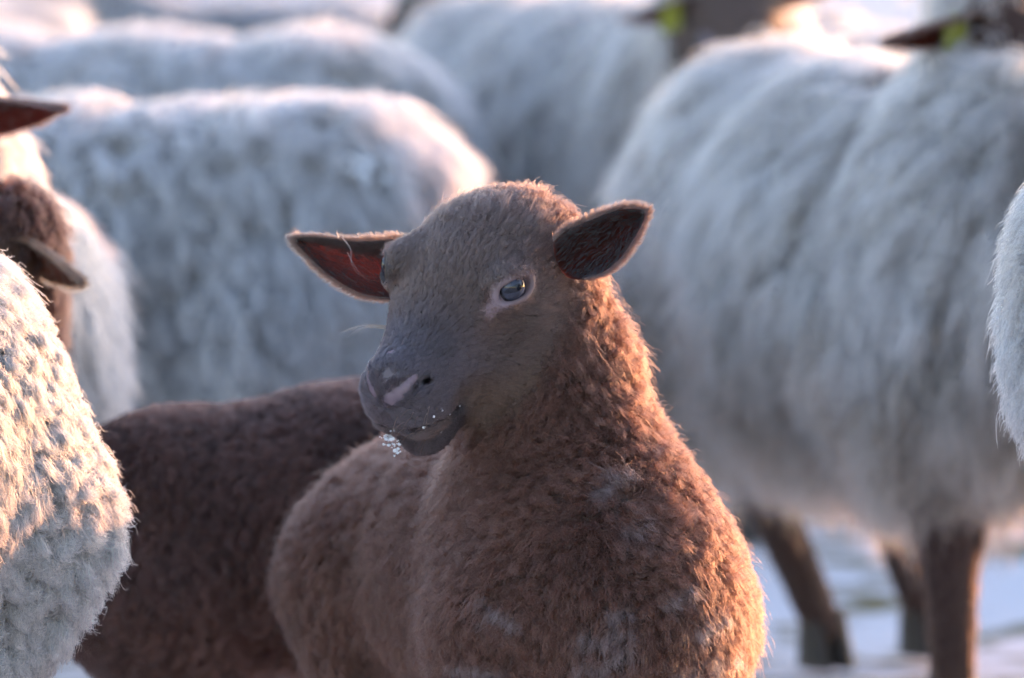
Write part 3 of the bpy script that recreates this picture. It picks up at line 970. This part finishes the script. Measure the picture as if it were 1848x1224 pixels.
    cf = lambda X, N: np.array(wool) * (0.62 + 0.76 * fbm(X, 11, seed + 3, 2))[:, None] * (1.25 - 1.0 * smooth(0.42, 0.72, fbm(X * np.array([1, 1, 0.35]), 13, seed + 5, 2)) * 0.55)[:, None] * (1 - belly_dark * smooth(0.55 * S, 0.34 * S, X[:, 2] + (fbm(X, 10, seed + 8, 2) - 0.5) * 0.3)[:, None] * np.array([0.8, 0.9, 1.0]))  # belly shade and dirt both painted into the wool, darker and browner downwards
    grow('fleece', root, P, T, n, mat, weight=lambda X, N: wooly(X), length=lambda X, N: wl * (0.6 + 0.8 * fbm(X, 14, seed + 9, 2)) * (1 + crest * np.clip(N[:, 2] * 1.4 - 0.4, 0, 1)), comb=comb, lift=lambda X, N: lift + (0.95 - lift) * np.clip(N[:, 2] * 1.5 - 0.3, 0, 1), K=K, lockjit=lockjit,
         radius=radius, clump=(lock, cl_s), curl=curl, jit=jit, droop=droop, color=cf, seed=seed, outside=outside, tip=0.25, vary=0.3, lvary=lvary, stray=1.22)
    vis = in_view(P) & (wv[:, 0] < 0.5)
    if vis.sum() > 30:
        grow('short_hair', root, P, T, max(1500, int(n * 0.12)), M_FUR, weight=lambda X, N: 1 - wooly(X), length=lambda X, N: np.full(len(X), 0.006 * S),
             comb=lambda X, N: np.array([0, 0, -1.0]) - nose * 0.5, lift=0.3, K=3, radius=radius * 0.6, color=lambda X, N: np.array(face) * 1.3 * np.ones((len(X), 1)), seed=seed + 2)
    for s in (-1, 1):
        st = step * s
        for q in ((np.array([*feet[(0, s)], 0]), np.array([*feet[(1, s)], 0])) if feet else (W(0.25 + st, 0.09 * s, 0.0), W(-0.35 - st, 0.105 * s, 0.0))):
            hoof(root, q, R(heading), 1.15 * S)
    # ears and eyes
    for k, s in enumerate((1, -1)):
        b0 = H(0.005, 0.05 * s, -0.035)
        dirv = unit(lat * s * 1.0 - nose * 0.12 + z * ear_tilt[k])
        tipp = b0 + dirv * ear_len * hs
        nr = unit(nose * 0.75 + upv * 0.2 - z * 0.35)
        w_ = np.array([0.020, 0.029, 0.031, 0.028, 0.021, 0.013, 0.002]) * hs
        e = ear(root, b0, tipp, nr, w_, w_, 0.014 * hs, (face[0] * 1.6, face[1] * 1.1, face[2] * 1.1), face, M_EAR2)
        if in_view(np.array([tipp]), 40)[0]:
            ear_fur(e, np.array(face) * 1.4, 2500, 500, fringe, 0.009, seed * 3 + k, radius=0.0005)
        if k in tags:
            mid = b0 + dirv * ear_len * hs * 0.42 + nr * 0.008
            cr = unit(np.cross(nr, dirv))
            tag_q = []
            pr = [(-0.020, 0.0), (-0.019, 0.018), (-0.008, 0.022), (-0.006, 0.034), (0.006, 0.034), (0.008, 0.022), (0.019, 0.018), (0.020, 0.0), (0.018, -0.026), (-0.018, -0.026)]
            tp = np.array([mid + dirv * a * 0.8 - z * (-b) * 0.9 + nr * o for o in (0.0, 0.003) for a, b in pr])
            m_ = len(pr)
            me = bpy.data.meshes.new('ear_tag')
            org = np.array(e[0].matrix_world.translation)
            me.from_pydata([tuple(v - org) for v in tp], [], [tuple(range(m_)), tuple(range(2 * m_ - 1, m_ - 1, -1))] + [(i, i + m_, (i + 1) % m_ + m_, (i + 1) % m_) for i in range(m_)])
            me.materials.append(M_TAG)
            link('ear_tag', me, e[0])
        if not in_view(np.array([H(0.075, 0, -0.04)]), 30)[0]:
            continue
        ec = H(0.075, 0.052 * s, -0.035)
        eyeball(root, ec, frame(unit(lat * s + nose * 0.4), nose), 0.017 * hs)
    return root
def lp(px, py, d):
    return at(px, py, d)
BR = (0.052, 0.020, 0.014)
GREY = (0.68, 0.62, 0.555)
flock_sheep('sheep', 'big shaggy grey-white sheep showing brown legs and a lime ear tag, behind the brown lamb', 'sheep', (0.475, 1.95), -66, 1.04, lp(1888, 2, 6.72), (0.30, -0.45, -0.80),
            wool=(0.38, 0.335, 0.29), n=100000, wl=0.065, radius=0.0009, lock=0.026, jit=0.34, lift=0.56, cl_s=0.78, droop=0.4, curl=(0.006, 1.5), tags=(1,), seed=21, feet={(0, 1): (0.72, 1.80), (0, -1): (0.525, 1.72), (1, 1): (0.545, 2.46), (1, -1): (0.405, 2.33)}, bare=0.14, belly_dark=0.62, face=(0.050, 0.024, 0.017), res=0.012, ear_tilt=(0.1, -0.25), neck_r=0.125, ear_len=0.16)
flock_sheep('sheep', 'grey-white sheep with snow flecks on its rump, in front of another grey back', 'sheep', (-0.515, 2.35), 158, 0.965, (-1.05, 2.65, 0.78), (-0.8, -0.3, -0.6), wool=GREY, n=55000, wl=0.055, seed=22)
flock_sheep('sheep', 'pale grey sheep back with sunlit crest, behind the sheep with snow flecks', 'sheep', (-0.585, 3.85), 165, 1.045, (-1.15, 4.0, 0.85), (-0.8, 0.2, -0.6), wool=GREY, n=40000, seed=23, radius=0.0013)
flock_sheep('sheep', 'bluish grey sheep with brown face and lime ear tag beside the far dark face', 'sheep', (0.15, 4.05), -62, 1.12, lp(1335, -25, 8.4), (0.12, -0.5, -0.85), wool=(0.35, 0.315, 0.285), n=42000, seed=24, tags=(1,), face=(0.095, 0.065, 0.055), bare=0.15, ear_tilt=(0.1, -0.35), radius=0.0013, neck_r=0.11)
flock_sheep('sheep', 'far sheep with dark lowered face between two grey backs', 'sheep', (0.28, 6.4), 205, 1.05, lp(775, -60, 11), (-0.62, -0.3, -0.7), wool=(0.45, 0.42, 0.38), n=22000, seed=25, radius=0.0017)
flock_sheep('sheep', 'sunlit pale sheep back just behind the big shaggy sheep', 'sheep', (0.72, 5.1), 12, 1.02, (1.35, 5.2, 0.9), (0.8, 0.2, -0.5), wool=(0.45, 0.42, 0.38), n=22000, seed=26, radius=0.0017)
flock_sheep('sheep', 'distant sunlit sheep standing in the open snow', 'sheep', (-1.34, 8.4), 244, 1.05, (-1.65, 7.85, 0.9), (-0.5, -0.6, -0.5), wool=(0.55, 0.52, 0.46), n=22000, seed=27, radius=0.0019)
flock_sheep('sheep', 'sheep with sunlit woolly neck and dark ear behind the drooping brown ear', 'sheep', (-0.655, 1.50), -82, 0.875, lp(-215, 165, 5.95), (-0.25, -0.6, -0.7), wool=(0.46, 0.41, 0.35), n=50000, seed=28, face=(0.045, 0.024, 0.02), ear_tilt=(-0.02, 0), neck_r=0.13, ear_len=0.145)
flock_sheep('sheep', 'cream sheep rump sunlit above and shaded below, sharp curly wool', 'sheep', (-0.676, -0.20), 248, 0.93, (-0.89, -0.83, 0.76), (-0.5, -0.6, -0.6), wool=(0.47, 0.40, 0.335), n=170000, wl=0.028, radius=0.00042, lock=0.013, seed=29,
            res=0.012, curl=(0.0034, 2.4), lvary=0.32, lockjit=0.75, crest=0.1, outside=0.02, cl_s=0.88, jit=0.45, lift=0.85, droop=0.1, K=9)
flock_sheep('sheep', 'pale sheep flank with fine wool fringe in cool shade', 'sheep', (1.035, -0.12), 10, 1.2, (1.7, 0.1, 0.9), (0.8, 0.1, -0.5), wool=(0.46, 0.435, 0.40), n=90000, wl=0.03, radius=0.00042, lock=0.010, seed=30,
            res=0.012, curl=(0.003, 2.0), lvary=0.2, lockjit=0.5, crest=0.1, outside=0.02, cl_s=0.8, jit=0.4, lift=0.8, droop=0.2, K=8)
flock_sheep('lamb', 'dark brown lamb standing behind the brown lamb, head hidden', 'lamb', (-0.15, 0.80), 6, 0.67, (0.085, 0.70, 0.38), (0.1, -0.5, -0.9), wool=BR, face=(0.03, 0.02, 0.018), n=90000, wl=0.014, radius=0.0006, lock=0.008, cl_s=0.3, jit=0.4, lockjit=0.3, crest=0.0, seed=31,
            mat=M_FUR, head_len=0.18, ear_len=0.08, res=0.010, curl=(0.002, 1.3), pitch=9)
flock_sheep('lamb', 'brown lamb with drooping ear beside the sunlit woolly neck', 'lamb', (-0.72, 0.72), 40, 0.64, lp(-40, 400, 5.55), (-0.45, -0.55, -0.6), wool=BR, face=(0.10, 0.055, 0.035), n=25000, wl=0.022, radius=0.0006, lock=0.012, seed=32,
            mat=M_FUR, head_len=0.2, ear_len=0.105, res=0.010, curl=(0.002, 1.3), ear_tilt=(-0.5, 0.0))

# unseen sheep added to the right behind to shade the snow in view
far = flock_sheep('sheep', 'unseen woolly sheep added beyond the big shaggy sheep to shade the snow', 'sheep', (1.75, 4.5), 20, 1.0, (2.33, 4.75, 0.9), (0.75, 0.3, -0.5),
                  wool=(0.45, 0.42, 0.38), n=9000, radius=0.002, seed=60, outside=1.0, res=0.02)
for x, y, h in ((2.05, 5.7, 70), (1.75, 7.1, -25), (2.5, 8.4, 200), (3.3, 6.9, 120), (2.9, 10.0, 10), (4.1, 9.0, 250)):
    t = far.copy(); COL.objects.link(t)
    t.location = (x, y, 0); t.rotation_euler.z = R(h - 20)
    for p in far.children:
        q = p.copy(); COL.objects.link(q); q.parent = t
        for g in p.children:
            w = g.copy(); COL.objects.link(w); w.parent = q
# snow caught in the wool
def fleck(px, py, d, r, label, seed):
    rr = np.random.default_rng(seed)
    c0 = at(px, py, d)
    v = unit(c0 - CAM)
    dg = bpy.context.evaluated_depsgraph_get()
    ok, loc, nr, _, ob, _ = sc.ray_cast(dg, mathutils.Vector(CAM), mathutils.Vector(v))
    c0 = np.array(loc) + np.array(nr) * 0.035
    e_ = rr.normal(size=(40, 3)); e_ -= np.outer(e_ @ np.array(nr), np.array(nr)) * 0.85
    pts = [(c0 + e_[k] * r * 0.8, r * (0.10 + 0.18 * rr.random())) for k in range(40)]
    lumps('snow_clump', pts, label, M_SNOW, kind='stuff')
fleck(645, 332, 7.3, 0.020, 'clump of snow caught in the wool of the grey rump', 1)
fleck(1226, 292, 6.9, 0.012, 'small clump of snow caught in the big shaggy sheep fleece', 2)
flock_sheep('sheep', 'small far grey sheep out on the snow, nearest the distant sunlit one', 'sheep', (-0.80, 12.2), 172, 0.98, (-1.45, 12.3, 0.85), (-0.8, 0.1, -0.6), wool=(0.34, 0.34, 0.35), n=12000, seed=70, radius=0.0025)
